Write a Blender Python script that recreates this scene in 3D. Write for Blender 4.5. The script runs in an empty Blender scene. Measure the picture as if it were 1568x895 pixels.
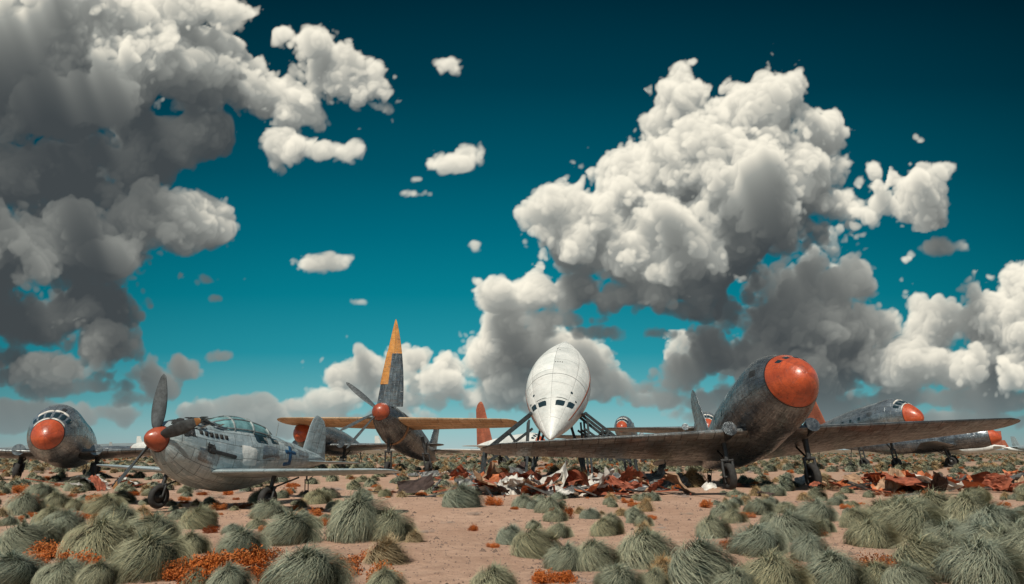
import bpy, math, random
import numpy as np
from mathutils import Vector, Matrix
random.seed(7); rng=np.random.default_rng(11)
sc=bpy.context.scene
H_EYE=1.8; TH=math.radians(13.0); CT,ST=math.cos(TH),math.sin(TH)
UP=Vector((0,0,1))

# ------------------------------------------------------------------ helpers
def link(o,parent=None):
    sc.collection.objects.link(o)
    if parent is not None: o.parent=parent
    return o
def empty(name,mat=None):
    o=bpy.data.objects.new(name,None); o.empty_display_size=0.5
    if mat is not None: o.matrix_world=mat
    return link(o)
def mesh_obj(name,verts,faces,mat,parent=None,uv=None,smooth=True,matidx=None):
    me=bpy.data.meshes.new(name)
    me.from_pydata([tuple(map(float,v)) for v in verts],[],[tuple(map(int,f)) for f in faces])
    if mat is not None:
        for m in (mat if isinstance(mat,(list,tuple)) else [mat]): me.materials.append(m)
    if uv is not None:
        l=me.uv_layers.new(name="UVMap")
        vi=np.zeros(len(me.loops),dtype=np.int32); me.loops.foreach_get("vertex_index",vi)
        l.data.foreach_set("uv",np.asarray(uv,dtype=np.float32)[vi].ravel())
    if matidx is not None: me.polygons.foreach_set("material_index",np.asarray(matidx,dtype=np.int32))
    me.polygons.foreach_set("use_smooth",[smooth]*len(me.polygons)); me.update()
    return link(bpy.data.objects.new(name,me),parent)
def grid_obj(name,P,mat,parent=None,UV=None,smooth=True,flip=False):
    P=np.asarray(P,dtype=float); n,m=P.shape[:2]
    idx=np.arange(n*m).reshape(n,m)
    a=idx[:-1,:-1].ravel();b=idx[:-1,1:].ravel();c=idx[1:,1:].ravel();d=idx[1:,:-1].ravel()
    F=np.stack([a,d,c,b],1) if not flip else np.stack([a,b,c,d],1)
    return mesh_obj(name,P.reshape(-1,3),F,mat,parent,None if UV is None else np.asarray(UV).reshape(-1,2),smooth)
def cyl(name,p0,p1,r0,r1,mat,parent=None,seg=12):
    p0=Vector(p0);p1=Vector(p1);d=(p1-p0).normalized()
    a=d.orthogonal().normalized();b=d.cross(a)
    P=[]
    for (p,r) in ((p0,0.0),(p0,r0),(p1,r1),(p1,0.0)):
        P.append([tuple(p+a*(r*math.cos(t))+b*(r*math.sin(t))) for t in np.linspace(0,2*math.pi,seg+1)])
    return grid_obj(name,P,mat,parent,smooth=False,flip=True)
def beam(name,p0,p1,w,mat,parent=None): return cyl(name,p0,p1,w*0.7,w*0.7,mat,parent,seg=4)
def revolve(name,prof,o,axis,mat,parent=None,seg=28):
    o=Vector(o);d=Vector(axis).normalized();a=d.orthogonal().normalized();b=d.cross(a);P=[]
    for (h,r) in prof:
        P.append([tuple(o+d*h+a*(r*math.cos(t))+b*(r*math.sin(t))) for t in np.linspace(0,2*math.pi,seg+1)])
    return grid_obj(name,P,mat,parent,flip=True)
def wheel(name,c,axis,R,w,parent):
    pr=[(w*0.5*math.sin(t),R-w*0.45+w*0.45*math.cos(t)) for t in np.linspace(-2.6,2.6,15)]
    revolve(name+"_tyre",pr,c,axis,M['rubber'],parent,32)
    pr=[(-w*.3,0.0),(-w*.3,R*.2),(-w*.2,R*.24),(-w*.22,R-w*.8),(w*.22,R-w*.8),(w*.2,R*.24),(w*.3,R*.2),(w*.3,0.0)]
    revolve(name+"_hub",pr,c,axis,M['darkmetal'],parent,24)

# ------------------------------------------------------------------ materials
M={}
def nt(name):
    m=bpy.data.materials.new(name); m.use_nodes=True
    t=m.node_tree; return m,t,t.nodes['Principled BSDF']
def N(t,typ,**k):
    n=t.nodes.new(typ)
    for a,v in k.items(): setattr(n,a,v)
    return n
def mix(t,f,a,b,mode='MIX'):
    n=N(t,'ShaderNodeMix',data_type='RGBA',blend_type=mode)
    for s,v in ((n.inputs[0],f),(n.inputs[6],a),(n.inputs[7],b)):
        if isinstance(v,(float,int)): s.default_value=v
        elif isinstance(v,tuple): s.default_value=(v[0],v[1],v[2],1)
        else: t.links.new(v,s)
    return n.outputs[2]
def ramp(t,f,stops):
    n=N(t,'ShaderNodeValToRGB'); e=n.color_ramp.elements
    while len(e)<len(stops): e.new(0.5)
    for i,(p,v) in enumerate(stops):
        e[i].position=p; e[i].color=(v,v,v,1) if isinstance(v,(float,int)) else (v[0],v[1],v[2],1)
    t.links.new(f,n.inputs[0]); return n.outputs[0]
def noise(t,vec,scale,detail=6,rough=.6):
    n=N(t,'ShaderNodeTexNoise'); n.inputs['Scale'].default_value=scale
    n.inputs['Detail'].default_value=detail; n.inputs['Roughness'].default_value=rough
    if vec is not None: t.links.new(vec,n.inputs['Vector'])
    return n.outputs['Fac']
def mapping(t,vec,scale):
    n=N(t,'ShaderNodeMapping'); n.inputs['Scale'].default_value=scale; t.links.new(vec,n.inputs['Vector']); return n.outputs[0]
def bump(t,h,strength,dist,normal=None):
    n=N(t,'ShaderNodeBump'); n.inputs['Strength'].default_value=strength; n.inputs['Distance'].default_value=dist
    t.links.new(h,n.inputs['Height'])
    if normal is not None: t.links.new(normal,n.inputs['Normal'])
    return n.outputs[0]
def skin_mat(name,c1,c2,metallic=.5,rough=.45,panel=(1.1,.55),dirt=(.09,.06,.04),dirt_amt=.5,line=.55,lw=.012,streak=None,coat=0.0):
    m,t,b=nt(name); tc=N(t,'ShaderNodeTexCoord'); uv=tc.outputs['UV']; ob=tc.outputs['Object']
    n1=noise(t,ob,.9,8,.65); base=mix(t,ramp(t,n1,[(.38,0.0),(.62,1.0)]),c1,c2)
    br=N(t,'ShaderNodeTexBrick'); t.links.new(uv,br.inputs['Vector'])
    br.inputs['Scale'].default_value=1.0; br.inputs['Brick Width'].default_value=panel[0]; br.inputs['Row Height'].default_value=panel[1]
    br.inputs['Mortar Size'].default_value=lw; br.inputs['Mortar Smooth'].default_value=.3
    br.inputs['Color1'].default_value=(.66,.66,.66,1); br.inputs['Color2'].default_value=(1.15,1.15,1.15,1); br.inputs['Mortar'].default_value=(.9,.9,.9,1)
    base=mix(t,.7,base,br.outputs['Color'],'MULTIPLY')
    if streak is not None:
        s2=noise(t,mapping(t,uv,(.9,5.0,1)),1.6,8,.75); base=mix(t,ramp(t,s2,[(.52,0.0),(.66,.8)]),base,streak)
    st=noise(t,mapping(t,uv,(3.2,.35,1)),2.2,8,.7)
    base=mix(t,ramp(t,st,[(.5,0.0),(.78,dirt_amt)]),base,dirt)
    n3=noise(t,ob,5.5,8,.72); base=mix(t,ramp(t,n3,[(.56,0.0),(.68,dirt_amt)]),base,dirt)
    base=mix(t,ramp(t,br.outputs['Fac'],[(0.0,0.0),(1.0,line)]),base,(.02,.02,.02))
    t.links.new(base,b.inputs['Base Color']); b.inputs['Metallic'].default_value=metallic
    t.links.new(ramp(t,n3,[(.3,max(rough-.12,.05)),(.75,min(rough+.25,1))]),b.inputs['Roughness'])
    b.inputs['Coat Weight'].default_value=coat; b.inputs['Coat Roughness'].default_value=.25
    inv=N(t,'ShaderNodeMath',operation='SUBTRACT'); inv.inputs[0].default_value=1; t.links.new(br.outputs['Fac'],inv.inputs[1])
    nb=bump(t,inv.outputs[0],.5,.02); nb=bump(t,noise(t,ob,2.6,4,.5),.4,.12,nb)
    t.links.new(nb,b.inputs['Normal']); return m
M['alu']=skin_mat('weathered_aluminium',(.38,.43,.45),(.18,.21,.23),.7,.30,(1.0,.5),streak=(.52,.56,.57))
M['alu_dark']=skin_mat('dull_aluminium',(.22,.25,.27),(.09,.105,.12),.75,.28,(1.2,.55),dirt=(.07,.04,.025),dirt_amt=.65,streak=(.40,.43,.45))
M['alu_pale']=skin_mat('pale_grey_paint',(.43,.52,.54),(.30,.38,.40),.30,.34,(.75,.38),dirt=(.12,.115,.105),dirt_amt=.6,streak=(.68,.72,.71))
M['wing_rib']=skin_mat('wing_skin',(.22,.25,.26),(.11,.125,.13),.6,.34,(.75,.5),dirt=(.12,.05,.03),dirt_amt=.75,line=.8,lw=.02,streak=(.36,.38,.38))
M['tan_wing']=skin_mat('sun_bleached_fabric',(.62,.42,.24),(.46,.27,.13),.0,.6,(1.6,.5),dirt=(.12,.07,.04),dirt_amt=.6,line=.7,lw=.02,streak=(.70,.62,.48))
M['white']=skin_mat('white_paint',(.80,.80,.76),(.64,.66,.63),.0,.38,(2.6,1.6),dirt=(.22,.19,.15),dirt_amt=.35,line=.6,lw=.014)
M['orange']=skin_mat('orange_paint',(.56,.095,.028),(.38,.06,.018),.0,.36,(1.2,.9),dirt=(.08,.025,.015),dirt_amt=.65,line=.35,lw=.008,coat=.4)
M['rust_fin']=skin_mat('rusty_red_paint',(.42,.12,.06),(.3,.08,.04),.0,.6,(.9,.5),dirt_amt=.6)
M['yellow']=skin_mat('faded_yellow_paint',(.66,.30,.06),(.48,.19,.04),.0,.5,(2,2),dirt_amt=.7,streak=(.24,.2,.15))
def plain(name,c,rough=.6,metallic=0.0,spec=.5,var=.5,scale=6,bmp=.0):
    m,t,b=nt(name); tc=N(t,'ShaderNodeTexCoord'); n=noise(t,tc.outputs['Object'],scale,6,.65)
    t.links.new(mix(t,ramp(t,n,[(.35,0.0),(.65,1.0)]),tuple(x*(1-var) for x in c),tuple(x*(1+var*.4) for x in c)),b.inputs['Base Color'])
    b.inputs['Roughness'].default_value=rough; b.inputs['Metallic'].default_value=metallic; b.inputs['Specular IOR Level'].default_value=spec
    if bmp: t.links.new(bump(t,n,bmp,.05),b.inputs['Normal'])
    return m
M['rubber']=plain('tyre_rubber',(.025,.024,.023),.85)
M['darkmetal']=plain('oily_dark_metal',(.055,.055,.055),.5,.5)
M['black']=plain('soot_black',(.012,.012,.012),.8)
M['glass']=plain('cockpit_glass',(.015,.03,.035),.07,0,.9,.2)
M['canopy']=plain('hazy_canopy_glass',(.15,.30,.31),.16,0,.8,.5,3)
M['blade']=plain('propeller_metal',(.07,.08,.085),.6,.15,.3)
M['blue']=plain('blue_marking',(.012,.075,.17),.6,0,.4,.6,9)
M['frame']=plain('frame_paint',(.25,.285,.285),.5,.3)
M['steel']=plain('truss_steel',(.05,.06,.065),.55,.5)
M['scr_red']=plain('rusty_sheet',(.30,.085,.045),.7,0,.3,.6,3)
M['scr_org']=plain('orange_sheet',(.46,.14,.055),.6,0,.3,.5,3)
M['scr_white']=plain('white_sheet',(.58,.55,.50),.6,0,.3,.5,3)
M['scr_grey']=plain('grey_sheet',(.18,.18,.175),.5,.4,.4,.6,3)
M['scr_dark']=plain('burnt_sheet',(.06,.04,.035),.8,0,.3,.6,3)
M['scr_tan']=plain('tan_sheet',(.38,.24,.15),.7,0,.3,.5,3)

# ------------------------------------------------------------------ aircraft parts
def hermite(xs,ys):
    xs=np.array(xs,float);ys=np.array(ys,float)
    d=np.gradient(ys,xs)
    def f(x):
        x=min(max(x,xs[0]),xs[-1]); i=min(int(np.searchsorted(xs,x,side='right')-1),len(xs)-2); i=max(i,0)
        h=xs[i+1]-xs[i]; t=(x-xs[i])/h
        return ((2*t**3-3*t**2+1)*ys[i]+(t**3-2*t**2+t)*h*d[i]+(-2*t**3+3*t**2)*ys[i+1]+(t**3-t**2)*h*d[i+1])
    return f
class Hull:
    """fuselage along -X from the nose; phi=0 is the top, +phi to the left side"""
    def __init__(s,L,prof): s.L=L; s.prof=prof
    def pt(s,d,phi,off=0.0):
        zc,hw,hh=s.prof(d)
        return (-d,(hw+off)*math.sin(phi),zc+(hh+off)*math.cos(phi))
    def skin(s,name,mat,parent,s0=0.0,s1=None,off=0.0,n=70,seg=44,pw=1.5,dent=0.0):
        s1=s.L if s1 is None else s1
        ds=[s0+(s1-s0)*(i/n)**pw for i in range(n+1)]; ph=np.linspace(-math.pi,math.pi,seg+1)
        R=s.prof(s.L*.4)[1]
        P=[[s.pt(d,p,off - (dent*max(0,math.sin(3*d+2*p)*math.sin(5*p+d*1.7)))) for p in ph] for d in ds]
        UV=[[(d,p*R) for p in ph] for d in ds]
        return grid_obj(name,P,mat,parent,UV,flip=True)
    def patch(s,name,mat,parent,s0,s1,p0,p1,off=.012,ns=5,npp=6,skew=0.0):
        P=[];UV=[]
        for i in range(ns+1):
            row=[]; uvr=[]
            for j in range(npp+1):
                a=i/ns;b=j/npp
                d=s0+(s1-s0)*a+skew*b; p=p0+(p1-p0)*b
                e=off if (0<i<ns and 0<j<npp) else -.01
                row.append(s.pt(d,p,e if ns>2 and npp>2 else off)); uvr.append((d,p))
            P.append(row); UV.append(uvr)
        return grid_obj(name,P,mat,parent,UV,flip=True)
def wing(name,secs,mat,parent,n=14,normal='z'):
    """secs: (span, x_le, height, chord, thickness) ; span along Y (normal z) or Z (normal y, fin)"""
    xs=[.5*(1-math.cos(math.pi*i/n)) for i in range(n+1)]
    def th(x): return 5*(.2969*math.sqrt(x)-.126*x-.3516*x*x+.2843*x**3-.1036*x**4)
    P=[];UV=[]
    for (sp,xl,hz,c,tk) in secs:
        row=[];uv=[]
        ring=[(x,th(x)*tk*1.0) for x in reversed(xs)]+[(x,-th(x)*tk*.75) for x in xs[1:]]
        for (x,z) in ring:
            X=xl-x*c; Z=z*c
            row.append((X,sp,hz+Z) if normal=='z' else (X,hz+Z,sp)); uv.append((sp,x*c))
        P.append(row);UV.append(uv)
    return grid_obj(name,P,mat,parent,UV,flip=(secs[-1][0]>secs[0][0]) if normal=='z' else not (secs[-1][0]>secs[0][0]))
def halfwing(name,side,y0,span,xle,z,c0,c1,tk,mat,parent,dih=.03,sweep=1.2):
    S=[]
    for t in (0,.12,.3,.5,.7,.85,.93,.97,.99,1.0):
        y=y0+(span-y0)*t; c=c0+(c1-c0)*t; e=1.0
        if t>.9: e=math.sqrt(max(1-((t-.9)/.1)**2,0.0004))
        xl=xle-sweep*t-(1-e)*c*.45
        S.append((side*y,xl,z+dih*(y-y0),c*e,tk*(1-.3*t)))
    return wing(name,S,mat,parent)
def blade(name,o,d,axis,r0,L,w,mat,parent,tip=None):
    o=Vector(o);d=Vector(d).normalized();ax=Vector(axis).normalized();lat=ax.cross(d)
    def mk(nm,t0,t1,m,nn):
        P=[]
        for i in range(nn+1):
            t=t0+(t1-t0)*i/nn
            wd=w*(.35+.65*math.sin(math.pi*min(t*1.05,1)**.8)**.7) if t<.93 else w*(.35+.65*math.sin(math.pi*(.93*1.05)**.8)**.7)*math.sqrt(max(1-((t-.93)/.07)**2,.001))
            tw=math.radians(55-38*t); wv=lat*math.cos(tw)+ax*math.sin(tw); nv=wv.cross(d); c=o+d*(r0+(L-r0)*t)
            P.append([tuple(c+wv*(wd*.5*math.cos(a))+nv*((.10*(1-t)+.025)*w*math.sin(a))) for a in np.linspace(0,2*math.pi,13)])
        grid_obj(nm,P,m,parent)
    if tip is None: mk(name,0,1,mat,18)
    else: mk(name,0,.86,mat,16); mk(name+"_tip",.86,1,tip,6)
def pose(nose,tail,roll=0.0):
    f=(Vector(nose)-Vector(tail)); L=f.length; f.normalize(); l=UP.cross(f).normalized(); u=f.cross(l)
    R=Matrix.Rotation(roll,3,f); l=R@l; u=R@u
    m=Matrix(((f.x,l.x,u.x,nose[0]),(f.y,l.y,u.y,nose[1]),(f.z,l.z,u.z,nose[2]),(0,0,0,1)))
    return m,L
def gear(par,inv,top_local,ground_xy,R,w,i,axis_w=(1,0,0),thick=.11):
    g=inv@Vector((ground_xy[0],ground_xy[1],R-.03)); ax=(inv.to_3x3()@Vector(axis_w)).normalized()
    t=Vector(top_local)
    wheel("wheel_%d"%i,g,ax,R,w,par)
    for sd in (-1,1): cyl("gear_fork_%d"%i,g+ax*(sd*w*.75),t.lerp(g,.55)+ax*(sd*w*.75),thick*.45,thick*.5,M['darkmetal'],par)
    cyl("gear_axle_%d"%i,g-ax*w*.85,g+ax*w*.85,.05,.05,M['darkmetal'],par)
    cyl("gear_bridge_%d"%i,t.lerp(g,.55)-ax*w*.9,t.lerp(g,.55)+ax*w*.9,thick*.6,thick*.6,M['darkmetal'],par)
    cyl("gear_leg_%d"%i,t,t.lerp(g,.56),thick,thick*.8,M['darkmetal'],par)
    cyl("gear_brace_%d"%i,t+Vector((-1.1,0,-.05)),t.lerp(g,.6),thick*.35,thick*.35,M['darkmetal'],par)
def airliner(name,nose,tail,R,roll=0,span=13,ws=4.4,wz=-.62,c0=4.0,c1=1.3,mat='alu',wmat='wing_rib',nosemat='orange',
             finh=3.6,finmat='alu',dih=.03,gears=True,cap=.68,gy=2.0,gs=1.3,prof_a=2.9,hi=True,GR=.55,droop=.26,wink=None,hump=.12,panels=True):
    m,L=pose(nose,tail,roll); par=empty(name,m); inv=m.inverted()
    a=prof_a*R
    def prof(s):
        r=R*math.sqrt(max(1-(1-min(s/a,1))**2.2,0)); b=.42*L
        z=-droop*R*max(0,1-s/(1.9*R))**1.5
        hb=r*(1+hump*math.exp(-((s-1.5*R)/(.8*R))**2))   # cockpit hump
        if s>b:
            t=(s-b)/(L-b); r*=max(1-.93*t**1.7,.03); z=R*.35*t**1.6; hb=r
        if s>L-.001: r=hb=.02
        return z,r*.97,hb
    h=Hull(L,prof)
    ns,sg=(70,48) if hi else (36,24)
    h.skin("fuselage",M[mat],par,n=ns,seg=sg)
    so=a*(1-(1-cap**2)**(1/2.2))
    h.skin("nose_cap",M[nosemat],par,0,so,.012,n=14,seg=sg,pw=1.8)
    h.skin("nose_ring",M['darkmetal'],par,so,so+.05,.02,n=2,seg=sg,pw=1)
    if wink is None:
        s0=so+R*.10; e=R*.34
        for sd in (-1,1):
            h.patch("windscreen_pane",M['glass'],par,s0,s0+e,sd*.05,sd*.36,.04,4,4)
            h.patch("windscreen_pane",M['glass'],par,s0+.02*R,s0+e*1.05,sd*.43,sd*.74,.04,4,4)
            h.patch("windscreen_pane",M['glass'],par,s0+.08*R,s0+e*1.2,sd*.81,sd*1.08,.04,4,4)
            h.patch("windscreen_sill",M['scr_white'],par,s0-.09*R,s0-.015*R,sd*.0,sd*1.15,.05,3,8)
            h.patch("windscreen_brow",M['scr_white'],par,s0+e*1.08,s0+e*1.3,sd*.0,sd*.78,.05,3,8)
    else:
        s0=so*wink; e=R*.20
        for sd in (-1,1):
            h.patch("windscreen_pane",M['glass'],par,s0,s0+e,sd*.06,sd*.42,.035,4,4,skew=.03)
            h.patch("windscreen_pane",M['glass'],par,s0+.03*R,s0+e*1.1,sd*.50,sd*.82,.035,4,4,skew=.05)
    if hi and panels:
        for sd in (-1,1):
            for i in range(7):
                q=a*1.15+i*1.05
                h.patch("cabin_window",M['glass'],par,q,q+.38,sd*1.25,sd*1.50,.012,4,4)
        r4=random.Random(int(nose[0]*10))
        for i in range(9):
            q=r4.uniform(so+.3,L*.5); p=r4.uniform(-2.2,2.2); h.patch("skin_panel",M[r4.choice(['alu','alu_pale','wing_rib','darkmetal'])],par,q,q+r4.uniform(.4,1.0),p,p+r4.uniform(.15,.4),.01,4,4)
    for sd,nm in ((1,"wing_left"),(-1,"wing_right")):
        halfwing(nm,sd,R*.35,span,-ws,wz*R,c0,c1,.15,M[wmat],par,dih)
    zt=prof(L*.9)[0]
    if finh:
        S=[]
        for t in (0,.3,.6,.82,.93,.98,1.0):
            ee=1 if t<.8 else math.sqrt(max(1-((t-.8)/.2)**2,.002)); c=2.6-1.4*t
            S.append((zt+finh*t,-(L-2.7)-1.3*t-(1-ee)*c*.3,0,c*ee,.10))
        wing("tail_fin",S,M[finmat],par,normal='y')
        for sd in (1,-1): halfwing("tailplane",sd,0.1,3.4,-(L-2.4),zt,1.9,.9,.10,M[wmat],par,0,.5)
    if gears:
        f=m.to_3x3()@Vector((1,0,0)); aw=m.to_3x3()@Vector((0,1,0))
        for i,sd in enumerate((1,-1)):
            tl=Vector((-ws-gs,sd*gy,wz*R+dih*gy-.1)); w=m@tl
            gear(par,inv,tl,(w.x+f.x*.5,w.y+f.y*.5),GR,.32,i,axis_w=aw,thick=.14)
            cyl("gear_fairing_%d"%i,tl+Vector((1.1,0,.18)),tl+Vector((-1.6,0,.05)),.34,.12,M[mat],par,16)
        tw=m@Vector((-(L-.9),0,zt-.1))
        gear(par,inv,Vector((-(L-1.2),0,zt)),(tw.x,tw.y),.22,.14,3,axis_w=aw,thick=.05)
    return par,h,m

airliner("propeller_airliner",(11.95,28.1,5.3),(11.4,41.6,.30),1.68,math.radians(3.0),span=13.3,ws=4.2,wz=-.70,c0=4.3,c1=1.4,mat='alu_dark',finh=4.6,finmat='alu',dih=.03,gy=1.95,gs=1.2,GR=.62,cap=.69,wink=.42)
airliner("propeller_airliner",(-25.9,38.7,3.15),(-31.8,52.7,1.0),1.55,0,span=11.5,ws=3.9,mat='alu',finh=0,dih=.05,cap=.52,droop=.40,hump=.2)
airliner("propeller_airliner",(35.9,60.8,5.2),(31.2,73,3.0),1.55,0,span=12,ws=4.2,mat='alu',finh=4.6,finmat='rust_fin',dih=.05,cap=.66,droop=.36,hump=.16)
airliner("propeller_airliner",(51.2,73,3.4),(38.5,82,1.6),1.15,0,span=11,ws=4.0,mat='alu_dark',finh=0,dih=.05,hi=False,cap=.75)
airliner("propeller_airliner",(18.0,64,4.4),(21.5,78,1.8),1.25,0,span=10.5,ws=3.6,mat='alu',finh=3.2,dih=.03,hi=False,wz=.1,cap=.5,droop=.4,hump=.2)
airliner("propeller_airliner",(13.2,84,5.0),(17,97,2.0),1.3,0,span=11,ws=3.6,mat='alu',finh=3,dih=.05,hi=False,cap=.5,droop=.4,hump=.2)
airliner("propeller_airliner",(-16.9,55,3.4),(-14.5,69,1.4),1.2,0,span=10.5,ws=3.6,mat='alu_dark',finh=0,dih=.03,hi=False,cap=.6)
airliner("propeller_airliner",(3.5,72,2.6),(-4.0,79,1.8),1.1,0,span=10,ws=3.6,mat='white',wmat='white',finh=5.0,finmat='rust_fin',dih=.03,hi=False)

# ---------------- fighter, left foreground
def fighter():
    nose=(-10.6,20.2,2.16); yaw=math.radians(23); L=8.3; pit=math.radians(6.5)
    tail=(nose[0]+L*math.sin(yaw)*math.cos(pit),nose[1]+L*math.cos(yaw)*math.cos(pit),nose[2]-L*math.sin(pit))
    m,L=pose(nose,tail,math.radians(0)); par=empty("fighter_plane",m); inv=m.inverted()
    ss=[.5,.56,.75,1.1,1.7,2.6,3.4,4.4,5.5,6.8,7.8,8.3]
    fw=hermite(ss,[.38,.48,.62,.76,.86,.92,.92,.80,.58,.33,.14,.03]); fh=hermite(ss,[.38,.49,.66,.84,.98,1.06,1.06,.94,.70,.42,.20,.05]); fz=hermite(ss,[0,0,-.05,-.13,-.22,-.28,-.25,-.15,-.03,.06,.12,.12])
    h=Hull(L,lambda s:(fz(s),fw(s),fh(s)))
    h.skin("fuselage",M['alu_pale'],par,.5,L,n=80,seg=56,pw=1.1,dent=.03)
    revolve("cowl_front",[(-.5,.0),(-.5,.39)],(0,0,0),(1,0,0),M['black'],par)
    revolve("spinner",[(.02,.0),(.015,.04),(-.03,.12),(-.12,.22),(-.25,.305),(-.4,.355),(-.5,.375),(-.52,.36),(-.53,.0)],(0,0,0),(1,0,0),M['orange'],par)
    for i,(a,l) in enumerate(((96,1.95),(17,1.75),(228,1.95))):
        a=math.radians(a); blade("propeller_blade_%d"%i,(-.32,0,0),(0,math.cos(a),math.sin(a)),(1,0,0),.25,l,.40,M['blade'],par,M['yellow'] if i else None)
    r2=random.Random(3)
    for i in range(6): h.patch("exhaust_stub",M['black'],par,1.25+i*.19,1.36+i*.19,.95,1.12,.045,4,4)
    for (s0,s1,p0,p1,mk) in ((.62,.95,.25,.75,'black'),(1.15,1.95,.15,.62,'black'),(.8,1.1,.9,1.25,'darkmetal'),(1.5,1.8,1.35,1.6,'darkmetal'),(.9,1.5,.5,.9,'frame'),(1.3,1.8,-.4,.1,'darkmetal')):
        n=6;P=[]
        for i in range(n+1):
            P.append([h.pt(s0+(s1-s0)*i/n+r2.uniform(-.06,.06),p0+(p1-p0)*j/n+r2.uniform(-.05,.05),.014+r2.uniform(-.004,.035)) for j in range(n+1)])
        grid_obj("torn_panel",P,M[mk],par,flip=True,smooth=False)
    for i in range(9):
        s0=r2.uniform(1.0,2.2);p=r2.uniform(.1,.9); a=Vector(h.pt(s0,p,.01)); o_=Vector(h.pt(s0,p,.25))-a
        e=a+o_*r2.uniform(.4,.9)+Vector((-r2.uniform(.1,.4),0,0)); w_=Vector((r2.uniform(.04,.1),.02,0))
        grid_obj("peeled_strip",[[tuple(a-w_),tuple(a+w_)],[tuple(a.lerp(e,.5)-w_+o_*.2),tuple(a.lerp(e,.5)+w_+o_*.2)],[tuple(e-w_*.6),tuple(e+w_*.6)]],M[r2.choice(['frame','scr_white','darkmetal'])],par,smooth=False)
    for (s0,s1,p0,p1,mm) in ((2.0,2.7,.1,.7,'alu'),(3.9,4.9,1.1,1.6,'alu'),(5.2,5.9,.6,1.0,'frame'),(1.2,2.1,1.5,2.0,'alu'),(2.9,3.6,1.2,1.8,'white'),(6.1,6.9,.9,1.5,'alu')):
        h.patch("skin_panel",M[mm],par,s0,s1,p0,p1,.01,6,6)
    cs=[1.9,2.1,2.5,3.0,3.8,4.5,5.1]; ch=hermite(cs,[.0,.10,.26,.34,.32,.20,.02])
    def cpt(s,a,off=0):
        k=max(ch(s),0); zt=fz(s)+fh(s); w=min(fw(s)*.72,.58)*(.35+.65*min(k/.25,1))
        return (-s,(w+off)*math.sin(a),zt-.28+(k+.2+off)*math.cos(a))
    SS=np.linspace(1.9,5.1,34); AA=np.linspace(-1.5,1.5,21)
    grid_obj("canopy",[[cpt(s,a) for a in AA] for s in SS],M['canopy'],par,flip=True)
    for s in (2.05,2.75,3.6,4.4):
        for j in range(14):
            a0=-1.5+3*j/14;a1=-1.5+3*(j+1)/14
            cyl("canopy_frame",cpt(s,a0,.01),cpt(s,a1,.01),.035,.035,M['frame'],par,6)
    for a in (-1.35,-.65,.0,.65,1.35):
        for i in range(16):
            s=1.95+3.1*i/16; cyl("canopy_rail",cpt(s,a,.01),cpt(s+3.1/16,a,.01),.024,.024,M['frame'],par,6)
    h.patch("side_window",M['glass'],par,3.55,4.25,.66,1.10,.016,5,5); h.patch("side_window",M['glass'],par,4.4,4.9,.70,1.05,.016,5,5)
    h.patch("marking_upright",M['blue'],par,5.45,5.72,.85,1.95,.022,3,8); h.patch("marking_bar",M['blue'],par,5.2,6.0,1.15,1.40,.026,8,3); h.patch("marking_foot",M['blue'],par,5.15,5.6,1.75,1.97,.026,4,3)
    halfwing("wing_left",1,.4,6.8,-1.9,-.82,2.3,1.1,.13,M['alu_pale'],par,.03,.5)
    halfwing("wing_right",-1,.4,5.4,-1.9,-.82,2.3,1.1,.13,M['alu_pale'],par,.045,.5)
    S=[]
    for t in (0,.25,.5,.75,.9,.97,1.0):
        e=1 if t<.75 else math.sqrt(max(1-((t-.75)/.25)**2,.002)); c=1.5-.7*t
        S.append((.1+1.7*t,-6.75-.45*t-(1-e)*c*.3,0,c*e,.09))
    wing("tail_fin",S,M['alu_pale'],par,normal='y')
    for sd in (1,-1): halfwing("tailplane",sd,.1,2.2,-6.9,.0,1.1,.6,.09,M['alu_pale'],par,0,.3)
    axw=m.to_3x3()@Vector((0,1,0)); fw_=m.to_3x3()@Vector((1,0,0))
    for i,(sy,sx) in enumerate(((2.5,-2.75),(-1.5,-2.3))):
        tl=Vector((sx,sy,-.75)); w=m@tl; gear(par,inv,tl,(w.x+fw_.x*.25,w.y+fw_.y*.25),.37,.2,i,axis_w=axw,thick=.075)
    tw=m@Vector((-7.3,0,-.1)); gear(par,inv,Vector((-7.2,0,0)),(tw.x,tw.y),.17,.1,3,axis_w=axw,thick=.04)
    cyl("aerial_mast",(-5.3,0,.6),(-5.35,0,1.2),.02,.012,M['frame'],par)
    cyl("exhaust_pipe",(-1.6,.86,-.2),(-2.6,.96,-.3),.06,.06,M['darkmetal'],par)
fighter()

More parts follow.
